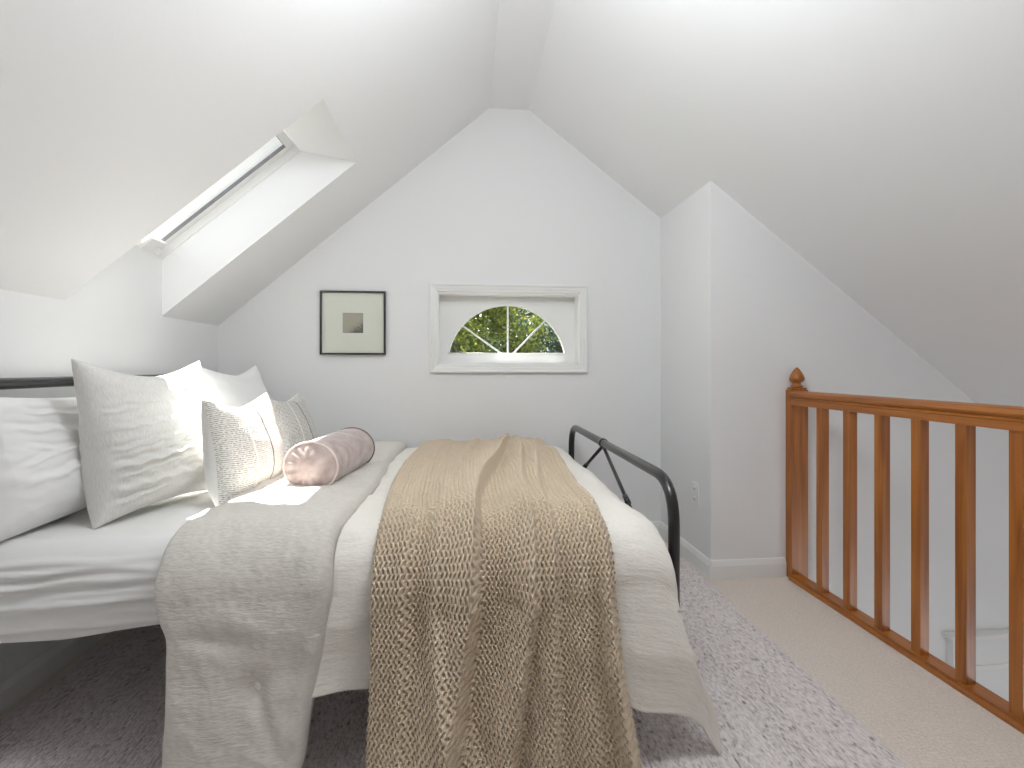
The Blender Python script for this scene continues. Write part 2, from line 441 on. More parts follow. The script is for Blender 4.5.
# gable end with its recessed window
WX0, WX1, WZ0, WZ1 = -.156, .659, 1.019, 1.424
bm = bmesh.new()
def wallquad(pts, y0, y1):
    a = [bm.verts.new((x, y0, z)) for x, z in pts]; b = [bm.verts.new((x, y1, z)) for x, z in pts]
    n = len(pts); bm.faces.new(a); bm.faces.new(b[::-1])
    for i in range(n): bm.faces.new((a[i], b[i], b[(i+1)%n], a[(i+1)%n]))
E_ = .03
wallquad([(-K-.1, -.1), (WX0, -.1), (WX0, zl(WX0)+E_), (-K-.1, zl(-K-.1)+E_)], B, B+.13)
wallquad([(WX0, -.1), (WX1, -.1), (WX1, WZ0), (WX0, WZ0)], B, B+.13)
wallquad([(WX0, WZ1), (WX1, WZ1), (WX1, zr(WX1)+E_), (XRt, ZF+E_), (XL, ZF+E_), (WX0, zl(WX0)+E_)], B, B+.13)
wallquad([(WX1, -.1), (A+.12, -.1), (A+.12, zr(A+.12)+E_), (WX1, zr(WX1)+E_)], B, B+.13)
struct(from_bm('wall_back', bm, PAINT))
struct(polyslab('wall_right', [(A, CF, -.1), (A, B+.02, -.1), (A, B+.02, zr(A)+.02), (A, CF, zr(A)+.02)], (.1, 0, -.1*PR), PAINT))
struct(polyslab('wall_partition', [(A+.1, CF, -2.5), (XE, CF, -2.5), (XE, CF, zr(XE)+.02), (A+.1, CF, zr(A+.1)+.02)], (0, .1, 0), PAINT))
struct(box('wall_outer', XE, XE+.1, YR-.1, CF+.1, -2.5, zr(XE)+.08, PAINT))
# rear gable behind the viewer
struct(polyslab('wall_rear', [(-K-.1, YR, -2.5), (XE+.1, YR, -2.5), (XE+.1, YR, zr(XE+.1)+E_), (XRt, YR, ZF+E_), (XL, YR, ZF+E_), (-K-.1, YR, zl(-K-.1)+E_)], (0, -.12, 0), PAINT))

# baseboards -------------------------------------------------------------
def baseboard(name, p0, p1, nrm):
    """moulded board running p0 -> p1 on the floor, thickness along nrm"""
    prof = [(0, 0), (.013, 0), (.013, .062), (.010, .070), (.0075, .078), (.004, .0855), (0, .088)]
    p0, p1, nrm = Vector(p0), Vector(p1), Vector(nrm)
    bm = bmesh.new()
    a = [bm.verts.new(p0 + nrm*t + Vector((0,0,z))) for t, z in prof]
    b = [bm.verts.new(p1 + nrm*t + Vector((0,0,z))) for t, z in prof]
    n = len(prof); bm.faces.new(a); bm.faces.new(b[::-1])
    for i in range(n): bm.faces.new((a[i], b[i], b[(i+1)%n], a[(i+1)%n]))
    return struct(from_bm(name, bm, TRIM))
baseboard('baseboard_back', (-K, B, 0), (A, B, 0), (0,-1,0))
baseboard('baseboard_right', (A, B, 0), (A, CF-.0128, 0), (-1,0,0))
baseboard('baseboard_partition', (A, CF, 0), (RX-.005, CF, 0), (0,-1,0))
baseboard('baseboard_left', (-K, YR, 0), (-K, B, 0), (1,0,0))

# ledge on the stairwell wall below
struct(box('trim_4', 2.375, XE, CF-.035, CF+.01, -1.4, -.335, PAINT))
struct(box('trim_5', 2.355, XE, CF-.05, CF+.01, -.335, -.316, TRIM, bev=.004))
struct(box('trim_6', 2.375, XE, CF-.043, CF-.03, -.49, -.465, TRIM, bev=.004))

# ------------------------------------------------------------------ fan window
w1 = empty('window_1', ((WX0+WX1)/2, B, WZ0)); struct(w1)
# casing: stepped moulding, mitred frame on the wall face
def frame_mould(name, x0, x1, z0, z1, prof, y, m, parent):
    """prof: list of (inset from the outer edge, projection towards the room)"""
    bm = bmesh.new(); rings = []
    for t, h in prof:
        rings.append([bm.verts.new((a, y-h, b)) for a, b in ((x0+t, z0+t), (x1-t, z0+t), (x1-t, z1-t), (x0+t, z1-t))])
    for P, Q in zip(rings, rings[1:]):
        for k in range(4): bm.faces.new((P[k], P[(k+1)%4], Q[(k+1)%4], Q[k]))
    return from_bm(name, bm, m, parent)
frame_mould('casing', WX0-.048, WX1+.048, WZ0-.052, WZ1+.052,
            [(0,0), (0,.019), (.004,.022), (.012,.021), (.016,.016), (.030,.014), (.034,.011), (.044,.010), (.047,.006), (.0475,0)], B, TRIM, w1)
YP = B + .095
frame_mould('jamb', WX0, WX1, WZ0, WZ1, [(.0,.0), (.004,0.0), (.004,-.11)], B, TRIM, w1)
# panel with the arched opening
ax0, ax1, azb = -.100, .597, 1.081
axc, hw, sag = (ax0+ax1)/2, (ax1-ax0)/2, .287
Rr = (hw*hw + sag*sag)/(2*sag); azc = azb + sag - Rr
a0 = math.asin((azb-azc)/Rr)
NA = 48
arc = [(axc + Rr*math.cos(a0 + (PI-2*a0)*k/NA), azc + Rr*math.sin(a0 + (PI-2*a0)*k/NA)) for k in range(NA+1)]
bm = bmesh.new()
def outer_pt(k):
    th = PI*k/NA
    dx, dz = math.cos(th), math.sin(th)
    tx = (WX1-axc)/dx if dx > 1e-6 else ((WX0-axc)/dx if dx < -1e-6 else 1e9)
    tz = (WZ1-azb)/dz if dz > 1e-6 else 1e9
    t = min(tx, tz); return (axc+dx*t, azb+dz*t)
ring = []
for k in range(NA+1):
    (ix, iz), (ox, oz) = arc[k], outer_pt(k)
    ring.append([bm.verts.new(p) for p in ((ix, YP, iz), (ox, YP, oz), (ix, YP+.045, iz), (ox, YP+.045, oz))])
corners = []
for k in range(NA):
    P, Q = ring[k], ring[k+1]
    bm.faces.new((P[0], P[1], Q[1], Q[0])); bm.faces.new((P[2], Q[2], Q[3], P[3])); bm.faces.new((P[0], Q[0], Q[2], P[2]))
# square corners the fan of rays cuts off
for sx, cx_ in ((1, WX1), (-1, WX0)):
    ks = [k for k in range(NA) if (abs(outer_pt(k)[0]-cx_) < 1e-6) != (abs(outer_pt(k+1)[0]-cx_) < 1e-6)]
    for k in ks:
        for q, off in ((1, 0), (3, .045)):
            c_ = bm.verts.new((cx_, YP+off, WZ1)); bm.faces.new((ring[k][q], c_, ring[k+1][q]))
add_box(bm, WX0, WX1, YP, YP+.045, WZ0, azb)
from_bm('arched_panel', bm, VINYL, w1)
tube('arch_bead', [(x, YP-.001, z) for x, z in arc], .0055, VINYL, w1, seg=8)
tube('base_bead', [(ax0, YP-.001, azb), (ax1, YP-.001, azb)], .004, VINYL, w1, seg=8)
for ang, x0_, x1_ in ((90, .252, .252), (40, .305, .499), (144, .190, -.022)):
    if ang == 90: pa, pb = (x0_, azb), (x1_, azb+sag)
    elif ang == 40: pa, pb = (.283, azb), (.478, azb+.200)
    else: pa, pb = (.213, azb), (-.018, azb+.164)
    d = math.hypot(pb[0]-pa[0], pb[1]-pa[1]); an = math.atan2(pb[1]-pa[1], pb[0]-pa[0])
    Mx = Matrix.Translation((pa[0], YP+.016, pa[1])) @ Matrix.Rotation(-an, 4, 'Y')
    box('muntin', 0, d, -.012, .008, -.0048, .0048, VINYL, w1, bev=.002, M=Mx)
gp = [(x, YP+.022, z) for x, z in arc]
polyslab('pane', gp, (0, .004, 0), GLASS, w1)

# ------------------------------------------------------------------ skylight
dirx = Vector((1, 0, PL)).normalized(); nrm = Vector((-PL, 0, 1)).normalized()
O = Vector((-K, 0, zs(-K)))
L = (XH+K)*math.hypot(1, PL)
Msk = Matrix((( dirx.x, 0, nrm.x, O.x), (0, 1, 0, 0), (dirx.z, 0, nrm.z, O.z), (0, 0, 0, 1)))
def skylight(name, a, b):
    w2 = empty(name, (-1.05, (a+b)/2, zs(-1.05))); struct(w2)
    def ringboxes(nm, u0, u1, v0, v1, w, h0, h1, m, bev=.003):
        bm = bmesh.new()
        for q in ((u0, u1, v0, v0+w), (u0, u1, v1-w, v1), (u0, u0+w, v0+w, v1-w), (u1-w, u1, v0+w, v1-w)):
            add_box(bm, q[0], q[1], q[2], q[3], h0, h1, bev, Msk)
        return from_bm(nm, bm, m, w2)
    ringboxes('skylight_frame', -.05, L+.05, a-.03, b+.03, .036, -.002, .11, VINYL)
    ringboxes('sash', .001, L-.001, a+.001, b-.001, .038, .030, .10, VINYL)
    ringboxes('gasket', .037, L-.037, a+.037, b-.037, .004, .031, .046, GASKET, .001)
    box('pane', .036, L-.036, a+.036, b-.036, .050, .054, GLASS, w2, M=Msk)
    bm = bmesh.new()
    add_box(bm, .0, .075, b-.15, b-.05, .006, .018, .004, Msk)
    add_box(bm, .02, .045, b-.08, b-.06, -.015, .02, .003, Msk)
    from_bm('latch', bm, PLASTIC, w2)
skylight('window_2', *SKY[0])

# ------------------------------------------------------------------ railing
rl = empty('railing', (RX+.03, 1.2, 0))
tag(rl, 'honey oak stair railing with square balusters along the carpet edge', 'railing')
bm = bmesh.new()
add_box(bm, RX-.002, RX+.082, CF-.045, CF-.001, 0, .893, .003)
add_box(bm, RX+.003, RX+.077, CF-.042, CF-.004, .893, .903, .004)
newel = from_bm('newel_post', bm, WOODZ, rl)
lathe('finial', [(.020,0), (.026,.003), (.027,.008), (.020,.012), (.016,.018), (.017,.024), (.026,.030), (.033,.038), (.033,.048), (.026,.064), (.018,.078), (.010,.089), (.003,.096), (.0005,.098)],
      WOODZ, newel, (RX+.040, CF-.024, .902))
def extr_y(name, prof, y0, y1, m, parent):
    bm = bmesh.new()
    a = [bm.verts.new((x, y0, z)) for x, z in prof]; b = [bm.verts.new((x, y1, z)) for x, z in prof]
    n = len(prof); bm.faces.new(a); bm.faces.new(b[::-1])
    for i in range(n): bm.faces.new((a[i], b[i], b[(i+1)%n], a[(i+1)%n]))
    o = from_bm(name, bm, m, parent)
    return o
YN = -.60
xc_ = RX + .0165
hp = [(-.022,.822), (-.022,.846), (-.026,.850), (-.026,.853), (-.022,.857), (-.029,.862), (-.032,.870), (-.030,.879), (-.022,.886), (-.010,.8895), (.010,.8895), (.022,.886), (.030,.879), (.032,.870), (.029,.862), (.022,.857), (.026,.853), (.026,.850), (.022,.846), (.022,.822)]
extr_y('handrail', [(xc_+x, z) for x, z in hp], YN, CF-.045, WOODY, rl)
sp = [(-.034, 0), (-.034, .010), (-.030, .014), (-.025, .016), (-.025, .024), (.030, .024), (.034, .018), (.034, 0)]
extr_y('bottom_rail', [(xc_+x, z) for x, z in sp], YN, CF-.045, WOODY, rl)
for k in range(16):
    y = 2.006 - .1525*k
    box('baluster', RX, RX+.033, y-.035, y, .022, .824, WOODZ, rl, bev=.0015)
bm = bmesh.new(); add_box(bm, RX-.028, RX+.062, YN-.09, YN, 0, .96, .003); from_bm('newel_post', bm, WOODZ, rl)

# ------------------------------------------------------------------ outlet
ot = empty('wall_outlet', (A, 2.362, .36)); tag(ot, 'white double wall outlet low on the alcove side wall', 'outlet')
box('cover_plate', A-.005, A, 2.362-.035, 2.362+.035, .302, .418, PLASTIC, ot, bev=.002)
for z in (.334, .386):
    s_ = box('socket', A-.0075, A-.004, 2.362-.017, 2.362+.017, z-.014, z+.014, PLASTIC, ot, bev=.003)
    bm = bmesh.new()
    add_box(bm, A-.0079, A-.0070, 2.355-.0012, 2.355+.0012, z-.004, z+.006); add_box(bm, A-.0079, A-.0070, 2.369-.0012, 2.369+.0012, z-.004, z+.006)
    from_bm('slot', bm, SLOT, s_)

# ------------------------------------------------------------------ framed print
fp = empty('framed_print', (-.622, B, 1.246)); tag(fp, 'small sepia print in wide cream mat and thin black frame on the gable wall', 'picture')
px0, px1, pz0, pz1 = -.801, -.445, 1.069, 1.424
frame_mould('frame', px0, px1, pz0, pz1, [(0,0), (0,.020), (.0015,.0215), (.0085,.0215), (.010,.020), (.010,.004)], B-.001, BLACK, fp)
box('mat_board', px0+.008, px1-.008, B-.009, B-.004, pz0+.008, pz1-.008, MATB, fp)
q0, q1, r0, r1 = -.681, -.569, 1.190, 1.302
frame_mould('mat_bevel', q0-.004, q1+.004, r0-.004, r1+.004, [(0,0), (0,.0012), (.004,.0002)], B-.009, PAINT, fp)
P = np.array([[(q0, B-.0094, r0), (q1, B-.0094, r0)], [(q0, B-.0094, r1), (q1, B-.0094, r1)]])
grid('print', P, print_mat(), fp, uv=np.array([[(0,0),(1,0)],[(0,1),(1,1)]], float), smooth=False)
box('pane', px0+.009, px1-.009, B-.015, B-.013, pz0+.009, pz1-.009, GLASS, fp)

# ------------------------------------------------------------------ rug
nu, nv = 120, 90
u = np.linspace(0, 1, nu)[None, :]; v = np.linspace(0, 1, nv)[:, None]
xr = 1.088 + .022*(v*2.2) + .004*pnoise(v*9, 3.3) + 0*u
X = -1.30 + (xr+1.30)*u; Y = .42 + 2.13*v + 0*u
Z = .011*(1 - np.clip(np.abs(u*2-1), 0, 1)**60)*(1 - np.clip(np.abs(v*2-1), 0, 1)**60) + .001 + 0*X
rg = grid('woven_rug', np.stack([X, Y, Z], -1), RUG, uv=np.stack([X, Y], -1))
tag(rg, 'heathered grey woven wool rug lying on carpet beneath the bed', 'rug')

# ------------------------------------------------------------------ bed frame
BY0, BY1 = 1.362, 2.735
FX, HX = .60, -1.295
bd = empty('metal_bed', (-.35, 2.04, 0)); tag(bd, 'black tubular metal bed frame standing on the rug', 'bed')
r_ = .0165
ft = fillet([(FX, BY0, .012), (FX, BY0, .668), (FX, BY1, .668), (FX, BY1, .012)], .13, 10)
tube('footboard', ft, r_, BLACK, bd, 18)
hd = fillet([(HX, BY0, .012), (HX, BY0, .953), (HX, BY1, .953), (HX, BY1, .012)], .13, 10)
tube('headboard', hd, r_, BLACK, bd, 18)
YM = (BY0+BY1)/2 + .045
cl = tube('collar', [(FX, YM-.016, .668), (FX, YM+.016, .668)], r_+.0035, BLACK, bd, 18)
for sgn in (-1, 1):
    ye = YM + sgn*.69
    tube('brace_rod', [(FX, YM, .655), (FX, YM+sgn*.315, .505), (FX, YM+sgn*.60, .36)], 0.0075, BLACK, bd, 10)
    tube('brace_rod', [(FX, YM+sgn*.315, .505), (FX, YM+sgn*.30, .36)], 0.0075, BLACK, bd, 10)
    tube('rod_collar', [(FX, YM+sgn*.295, .514), (FX, YM+sgn*.335, .496)], .0105, BLACK, bd, 12)
tube('foot_crossbar', [(FX, BY0, .34), (FX, BY1, .34)], .011, BLACK, bd, 12)
for z in (.34, .62):
    tube('head_crossbar', [(HX, BY0, z), (HX, BY1, z)], .011, BLACK, bd, 12)
for y in (BY0, BY1):
    box('side_rail', HX, FX, y-.015, y+.015, .325, .362, BLACK, bd, bev=.003)
for k in range(8):
    x = HX + .12 + k*.235
    box('slat', x, x+.05, BY0+.016, BY1-.016, .345, .358, BLACK, bd, bev=.003)
for x in (-.35,):
    for y in (2.04,):
        tube('leg', [(x, y, .012), (x, y, .33)], .014, BLACK, bd, 12)

# ------------------------------------------------------------------ mattress + fitted sheet
MX0, MX1, MY0, MY1, MZ0, MZT = -1.265, .512, 1.285, 2.66, .364, .566
mt = empty('mattress', (-.35, 2.0, MZ0)); tag(mt, 'low mattress in a wrinkled white fitted sheet on the black bed', 'mattress')
box('mattress_core', MX0+.03, MX1-.03, MY0+.04, MY1-.04, MZ0, MZT-.03, PAINT, mt, bev=.03)

def path(s, yf, yn, zt, R, z_start):
    """cloth path over the bed from the far side (s=0 at height z_start) to the near side. returns y, z, ny, nz"""
    h = zt - R - z_start; q = PI*R/2; w = (yf - yn) - 2*R
    s = np.asarray(s, float)
    y = np.where(s < h, yf, 0.0); z = np.where(s < h, z_start + s, 0.0)
    ny = np.where(s < h, 1.0, 0.0); nz = np.zeros_like(s)
    t = (s-h)/R; m = (s >= h) & (s < h+q)
    y = np.where(m, yf-R+R*np.cos(t), y); z = np.where(m, zt-R+R*np.sin(t), z); ny = np.where(m, np.cos(t), ny); nz = np.where(m, np.sin(t), nz)
    m = (s >= h+q) & (s < h+q+w)
    y = np.where(m, yf-R-(s-h-q), y); z = np.where(m, zt, z); nz = np.where(m, 1.0, nz)
    t = (s-h-q-w)/R; m = (s >= h+q+w) & (s < h+2*q+w)
    y = np.where(m, yn+R-R*np.sin(t), y); z = np.where(m, zt-R+R*np.cos(t), z); ny = np.where(m, -np.sin(t), ny); nz = np.where(m, np.cos(t), nz)
    m = s >= h+2*q+w
    d = s-(h+2*q+w)
    y = np.where(m, yn, y); z = np.where(m, zt-R-d, z); ny = np.where(m, -1.0, ny)
    return y, z, ny, nz, h+q, h+q+w, h+2*q+w      # marks: top start, top end, hang start

# fitted sheet: closed tube round the mattress along X
nu, nv = 300, 260
uu = np.linspace(0, 1, nu)[None, :]
y_, z_, ny_, nz_, m0, m1, m2 = path(np.array([0.]), MY1, MY0, MZT, .055, MZ0-.012)
smax = m2 + (MZT-.055-(MZ0-.012))
s = (np.linspace(0, 1, nv)**.85*smax)[:, None]
y_, z_, ny_, nz_, m0, m1, m2 = path(s, MY1, MY0, MZT, .055, MZ0-.012)
X = MX0 + (MX1-MX0)*uu + 0*s
side = sstep(m1-.02, m2+.03, s)
dz = (MZT - z_)
def creases(L_, px, q):
    """sharp folds: (start, end along px, height at start, slope, depth, width)"""
    W = 0*px
    for a0, a1, q0, sl, dp, w in L_:
        m_ = (px-a0)/(a1-a0)
        fade = sstep(0, .12, m_)*sstep(1, .45, m_)
        c_ = q - (q0 + sl*(px-a0)) - .35*w*np.sin((px-a0)*23+q0*40)
        W = W + dp*fade*(np.exp(-(c_/w)**2) - .7*np.exp(-((c_-1.9*w)/(1.3*w))**2))
    return W
wr = side*(.008*ridged(X*1.2 + dz*2, dz*14 - X*1.6, 3.1)*sstep(.02,.07,dz) + .004*ridged(X*2.2, dz*26 + X*2.6, 8.3))
wr = wr + side*creases([(-1.5,-.55,.075,-.03,.010,.007), (-1.5,-.60,.115,-.06,.011,.009), (-1.4,-.5,.05,-.02,.006,.006), (-1.3,-.58,.155,-.05,.009,.008),
                        (-1.4,-.6,.19,.0,.008,.006), (-1.1,-.6,.10,-.05,.006,.005), (-1.0,-.62,.135,-.02,.006,.005), (-1.3,-.85,.09,-.09,.008,.006)], X+0*dz, dz+0*X)
wr = wr + (1-side)*(.003*fbm(X*7, s*7, 1.0) + .003*ridged(X*3+s*2, s*4, 5.))
wr = wr + side*.006*pnoise(X*2.5, dz*3, 9.2)
hem = side*sstep(.17, .23, dz)
drop = hem*(-.022*sstep(-.80, -1.0, X) + .012*sstep(-.85,-.7,X))
yy = y_ + ny_*wr; zz = z_ + nz_*wr + drop
yy = yy - .012*side*np.sin(np.clip(dz/.22, 0, 1)*PI) + side*.02*sstep(.19, .225, dz)
# rounded ends
e = np.minimum(uu, 1-uu)*(MX1-MX0)
rd = .05*(1 - np.sqrt(np.clip(1-((.05-np.minimum(e,.05))/.05)**2, 0, 1)))
zz = zz - rd*nz_; yy = yy - rd*ny_
grid('fitted_sheet', np.stack([X+0*yy, yy+0*X, zz+0*X], -1), SHEET, mt, uv=np.stack([X, s+0*X], -1))

# ------------------------------------------------------------------ duvet
dv = empty('duvet', (0, 1.9, MZT)); tag(dv, 'cream white duvet spread over the bed with its linen top edge folded back', 'duvet')
ZB = .580
def solid(o, th, off=1):
    md = o.modifiers.new('thickness', 'SOLIDIFY'); md.thickness = th; md.offset = off; return o
nu, nv = 260, 420
u = np.linspace(-.56, .600, nu)[None, :]
y_, z_, ny_, nz_, m0, m1, m2 = path(np.array([0.]), 2.69, 1.205, ZB, .13, .40)
smax = m2 + .228
s = np.linspace(0, smax, nv)[:, None]
y_, z_, ny_, nz_, m0, m1, m2 = path(s, 2.69, 1.205, ZB, .13, .40)
k = np.clip(u-.44, 0, 1)                                  # roll over the foot of the mattress
bend = np.clip(k/.10, 0, 1)*PI/2
Xt = np.where(k > 0, .44 + .100*np.sin(bend), u); dr = np.where(k > 0, .064*(1-np.cos(bend)) + np.clip(k-.10, 0, 1), 0)
hang = sstep(m1+.02, m2+.06, s); dep = np.clip(s-m2, 0, 1)
X = Xt + 0*s
# the corner past the foot spreads out instead of folding under
X = X + hang*np.clip(k, 0, .23)*.64*sstep(-.02, .20, dep)
X = X + hang*(.0*u)
Y = y_ + 0*X; Z = z_ - dr*(1-.35*hang) + 0*X
puff = .014*fbm(u*3.2, s*2.6, 2.2) + .009*fbm(u*9, s*8, 4.4) + .009*ridged(u*3.0+s*1.7, s*3.6-u*2, 6.1) + .004*ridged(u*9+s*3, s*8, 2.1) - .004
fold = hang*(.014*np.sin(u*15 + 1.1*np.sin(dep*6)+.6) + .014*pnoise(u*7, dep*4, 5.5) + .010*ridged(u*5-dep*3, dep*4+u*3, 7.7)*sstep(.3,.5,u))*np.clip(dep/.12, 0, 1)
d = puff*.8 + fold
Y = Y + ny_*d - hang*(.10*dep); Z = Z + nz_*d
X = X + (1-hang)*np.clip(k/.1, 0, 1)*.02*pnoise(s*5, u*6, 3.)
Z = Z + hang*np.clip(dep/.28, 0, 1)*(.02*sstep(-.1,-.36,u) - .10*sstep(.25,.50,u) - .05*sstep(.48,.60,u))
X = X - hang*.06*sstep(-.30, -.56, u)
cov = grid('duvet_cover', np.stack([X, Y, Z], -1), GAUZE, dv, uv=np.stack([u+0*s, s+0*u], -1))
solid(cov, .012)

# turned-back band
nu, nv = 150, 460
a = np.linspace(-1, 1, nu)[None, :]
y_, z_, ny_, nz_, m0, m1, m2 = path(np.array([0.]), 2.70, 1.175, ZB+.014, .12, .36)
smax = m2 + .40
s = np.linspace(0, smax, nv)[:, None]
y_, z_, ny_, nz_, m0, m1, m2 = path(s, 2.70, 1.175, ZB+.014, .12, .36)
hang = sstep(m1, m2+.05, s); dep = np.clip(s-m2, 0, 1)
xl = -.708 + .040*sstep(2.0, 2.75, y_)*(1-hang) + hang*(.010 + .026*sstep(0.0, .10, dep) + .006*np.sin(dep*9)) + .006*pnoise(s*4, 1.5)
xrr = -.312 - hang*(.062*np.clip(dep/.42, 0, 1)) + .008*pnoise(s*5, 7.5) + .006*np.sin(s*7)*(1-hang)
hemc = np.clip((dep - .36)/.065, 0, 1)                                       # rounded hem corners
sh = .06*(1 - np.sqrt(np.clip(1-hemc**2, 0, 1)))
xl = xl + sh; xrr = xrr - sh*.5
X = (xl+xrr)/2 + a*(xrr-xl)/2
edge = np.sqrt(np.clip(1-np.abs(a)**16, 0, 1))
hemf = np.sqrt(np.clip(1-hemc**4, 0, 1))
th = .034*edge*hemf
d = th - .02 + edge*(.012*fbm(X*5, s*4, 1.7) + .007*fbm(X*14, s*11, 3.7) + .010*ridged(X*3+s*1.1, s*3-X*2, 9.9) + .004*ridged(X*8+s*2, s*9-X*3, 4.9))
# tuft dimple on the hanging part and a crease on top
dd = (X+.475)**2*.9 + (dep-.19)**2
d = d - .016*np.exp(-dd/.0009) - .008*np.exp(-((X+.475-(dep-.19)*.35)**2)/.0003)*sstep(.17,.2,dep)*sstep(.40,.28,dep)
d = d - .010*np.exp(-((X+.55-(dep-.085)*1.6)**2/.004 + (dep-.085)**2/.0004))*hang
Y = y_ + ny_*d - hang*(.07*dep) - hang*.008*np.sin(X*12+2)*np.clip(dep/.1,0,1); Z = z_ + nz_*d
bnd = grid('turned_back_edge', np.stack([X, Y+0*X, Z+0*X], -1), LINEN, dv, uv=np.stack([X, s+0*X], -1))
bnd['label'] = 'greyer linen edge folded back'
solid(bnd, .012)

# ------------------------------------------------------------------ knitted throw
nu, nv = 440, 1500
a = np.linspace(-1, 1, nu)[None, :]
y_, z_, ny_, nz_, m0, m1, m2 = path(np.array([0.]), 2.71, 1.165, ZB+.012, .14, .42)
smax = m2 + .40
s = np.linspace(0, smax, nv)[:, None]
y_, z_, ny_, nz_, m0, m1, m2 = path(s, 2.71, 1.165, ZB+.012, .14, .42)
hang = sstep(m1-.05, m2+.05, s); dep = np.clip(s-m2, 0, 1)
tt = np.clip((s-m0)/(m1-m0), 0, 1)
xl = -.220 - .03*np.sin(tt*PI) + .002*hang + .004*dep/.4 + .010*pnoise(s*4, .3)
xrt = .415 - .055*sstep(.3, 1, tt) + .055*np.clip(dep/.40, 0, 1) + .012*pnoise(s*4, 4.3)
X0 = (xl+xrt)/2 + a*(xrt-xl)/2
# folds: (position far end, at near edge, at hem, width, height, lean)
F = 0*X0
def fold(p0, p1, p2, w0, w1, h0, h1, lean=.5):
    global F
    c = np.where(s < m1, p0 + (p1-p0)*tt, p1 + (p2-p1)*np.clip(dep/.45, 0, 1)) + .012*pnoise(s*3.1, p0*20)
    w = w0 + (w1-w0)*np.clip((s-m0)/(smax-m0), 0, 1)
    h = h0 + (h1-h0)*np.clip((s-m0)/(smax-m0), 0, 1)
    q = (a-c)/w
    q = np.where(q > 0, q*(1+lean), q/(1+lean))            # steeper on the right
    F = F + h*np.exp(-q*q)
fold(-.60, -.74, -.70, .14, .16, .016, .020, 1.2)
fold(.40, -.16, -.46, .08, .12, .042, .050, 1.8)
fold(.55, .32, -.08, .07, .10, .030, .036, 1.2)
fold(.75, .48, .30, .08, .11, .022, .030, 1.0)
fold(.62, .74, .66, .06, .12, .012, .022, .6)
fold(.90, .93, .94, .06, .06, .014, .026, .4)
fold(-.10, -.45, -.20, .05, .08, .018, .012, .5)
F = F + .010*fbm(a*2.4, s*3.2, 2.8)
# diagonal drag lines on top
F = F + (1-hang)*.012*ridged(a*2.2 - s*1.6, s*1.3 + a*1.2, 7.1)
F = F*(.55 + .45*sstep(.0, .35, tt+hang))*sstep(0, .05, 1-np.abs(a))
# stitches: rows of plump loops with a pit at each corner of a brick lattice
cu = a*.33/.0126 + .14*pnoise(a*9, s*7, 4.)
cv = s/.0104 + .08*pnoise(a*6, s*9, 8.)
lat = np.cos(2*PI*(cu + .14*np.sin(PI*cv+.6)))*np.cos(PI*cv)
st = .18*lat - 1.25*np.exp(-((1+lat)/.60)**2) + .12*pnoise(cu*.9, cv*.9, 3.)
F = F*(1.25 + .75*hang)
dsp = F + .0080*st + .015
X = X0 + hang*.018*np.sin(a*4 + dep*5)*dep - F*.25*hang
Y = y_ + ny_*dsp - hang*.12*dep; Z = z_ + nz_*dsp
Z = Z + hang*np.clip(dep/.4, 0, 1)*.012*np.sin(a*5)
thr = grid('knitted_throw', np.stack([X, Y+0*X, Z+0*X], -1), KNIT, uv=np.stack([X0, s+0*X0], -1))
solid(thr, .003)
tag(thr, 'chunky oatmeal knitted throw draped across the foot half of the bed', 'blanket')

